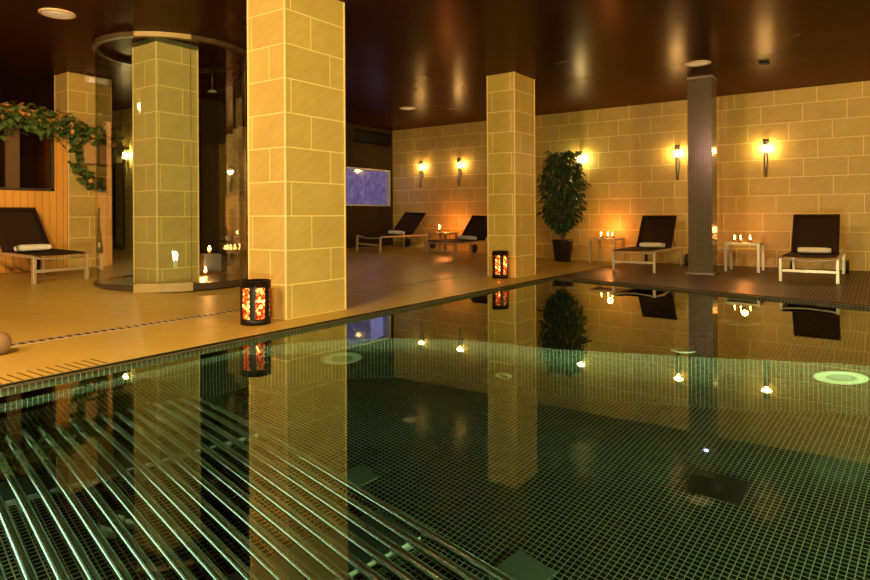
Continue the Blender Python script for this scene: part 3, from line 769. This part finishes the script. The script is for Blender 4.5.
# floor drain box
t = empty('floor_outlet', (-.68, 3.47, PD)); tag(t, 'dim square outlet box on the pool floor below the right reflections', 'outlet')
MB().box((-.13, -.12, .002), (.13, .12, .012)).build('cover', M['greydark'], t); MB().box((-.04, -.05, .012), (.04, .05, .016)).build('grille', M['black'], t)
b = MB().lathe([(0, 0), (.013, 0), (.013, .01), (0, .012)], 12).build('pool_spot', M['bluelight'], None, (-.81, 3.83, PD + .001)); tag(b, 'tiny bluish lamp glowing on the pool floor', 'pool lamp')
# lamp rings and jets on the risers
def ring(loc, nrm, r, label, name='pool_light_ring', cat='pool fitting', hole=.52, grp='round pale fittings under water'):
    nrm = Vector(nrm).normalized(); q = nrm.to_track_quat('Z', 'Y').to_matrix().to_4x4(); mx = q
    t = empty(name, loc); tag(t, label, cat, grp)
    MB().lathe([(r * hole, 0), (r * hole, .02), (r * .62, .03), (r * .92, .02), (r, 0)], 32, mx=mx).build('collar', M['pale'], t)
    MB().lathe([(0, .004), (r * hole, .004), (r * hole, .007), (0, .009)], 24, mx=mx).build('lens', M['slab'], t)
def on_arc(az):
    a = math.radians(az); c_ = Vector((math.cos(a), math.sin(a), 0)); p = Vector((cx, cy, 0)) + c_ * (R - .004); return p, -c_
p, n_ = on_arc(138.5); ring((p.x, p.y, -.72), n_, .165, 'large pale ring on the curved riser beneath the foreground column reflection')
p, n_ = on_arc(96); ring((p.x, p.y, -1.0), n_, .07, 'small pale jet on the curved riser right of the jacuzzi arc', 'pool_jet')
ring((-.20, 4.742, -.50), (.34, -.94, 0), .165, 'largest pale ring at the far right under the water')
ring((-1.12, 4.60, -.158), (0, 0, 1), .085, 'small pale jet below the sconce reflection left of the slim mosaic column', 'pool_jet')
nb = Vector((-.2656, -.9641, 0)); 
ring((-3.28, 7.62, -.158), (0, 0, 1), .15, 'pale flat ring near the far pool edge below the ficus')
ring((-1.0, 6.03, -.158), (0, 0, 1), .17, 'flat pale ring on the underwater ledge between the right reflections')

# ------------------------------------------------------------------ lights
# unseen spots added out of frame, as ceiling lighting for the hall
def ceil_panel(x, y, power, col, size=.9, aim=None, label=''):
    o = lamp('AREA', 'hall_ceiling_light', (x, y, H - .03), power, col, size, aim or (x, y, 0)); return o
def hall_spot(x, y, power, col, aim, cone=150):
    o = lamp('SPOT', 'hall_fill_spot', (x, y, H - .05), power, col, .12, aim); o.data.spot_size = math.radians(cone); o.data.spot_blend = .6; return o
hall_spot(-2.8, -.3, 960, (1, .67, .20), (-4.2, 8, 1.2))
hall_spot(2.8, 3.0, 1000, (1, .65, .19), (-2.5, 8.5, .9))
hall_spot(3.2, 7.4, 480, (1, .60, .16), (-1.2, 11.5, 1.4))
hall_spot(-.4, 3.2, 215, (1, .70, .20), (-4.2, 4, 1.6))  # added to brighten the pool-facing side of the foreground column
hall_spot(-3.9, -1.4, 680, (1, .46, .36), (-4.3, 4, 1.0))
hall_spot(-6.3, -1.0, 120, (1, .62, .17), (-7.5, 3.6, .8))
hall_spot(-3.6, 1.2, 300, (1, .72, .20), (-7.2, 4.3, 1.3), 60)  # added to brighten the column inside the shower
# window glow, then unseen lights added in the cabin and under water
lamp('AREA', 'window_glow', (wx + .03, 11.2, 1.55), 0.7, (.45, .36, 1), .7, (wx + 2, 11.75, 1.5), .7)
lamp('POINT', 'cabin_fill_light', (-9.75, 3.2, 2.1), 6, (1, .5, .2), .08)  # unseen light added to brighten the cabin interior
lamp('AREA', 'pool_fill_light', (1.6, -.2, -.5), 640, (.8, 1, .5), .5, (-2.2, 2.5, -1.2))  # added underwater light without a fitting, brightens the pool floor
lamp('AREA', 'pool_fill_light', (3.2, 1.6, -.5), 180, (.8, 1, .5), .5, (-1.0, 4.5, -1.2))
pl_ = lamp('SPOT', 'pool_fill_light', (-1.4, -1.3, -.1), 500, (.72, 1, .66), .08, (-2.6, 1.6, -.5)); pl_.data.spot_size = math.radians(160)
pl_ = lamp('SPOT', 'pool_fill_light', (-.7, .1, -.07), 1100, (.85, 1, .6), .22, (-2.6, 1.2, -.5)); pl_.data.spot_size = math.radians(165)  # added fill just under the surface for the tube bench
lamp('AREA', 'pool_fill_light', (-3.78, -.35, -.26), 10, (.85, 1, .8), 2.2, (-2.0, -.2, -.3), .4)  # added strip out of view, puts highlights on the steel tubes
wd = bpy.data.worlds.new('dim_room'); S.world = wd; wd.use_nodes = True
wd.node_tree.nodes['Background'].inputs[0].default_value = (.02, .012, .006, 1)

# ------------------------------------------------------------------ camera
cd = bpy.data.cameras.new('camera'); cam = bpy.data.objects.new('camera', cd); C.objects.link(cam)
cam.matrix_world = Matrix.Translation((0, 0, .9)) @ Matrix.Rotation(math.radians(35.18), 4, 'Z') @ Matrix.Rotation(PI / 2, 4, 'X') @ Matrix.Rotation(math.radians(-.3), 4, 'Z')
cd.sensor_width = 36; cd.lens = 628.4 / 870 * 36; cd.shift_y = -(290 - 215.2) / 870; cd.clip_start = .05
S.camera = cam
S.view_settings.view_transform = 'Standard'; S.view_settings.look = 'None'; S.view_settings.gamma = 1; S.view_settings.exposure = 0
S.view_settings.use_curve_mapping = False
cy_ = S.cycles
cy_.use_denoising = True; cy_.max_bounces = 10; cy_.transmission_bounces = 8; cy_.transparent_max_bounces = 12; cy_.glossy_bounces = 6; cy_.diffuse_bounces = 4
cy_.caustics_reflective = False; cy_.caustics_refractive = False; cy_.sample_clamp_indirect = 4
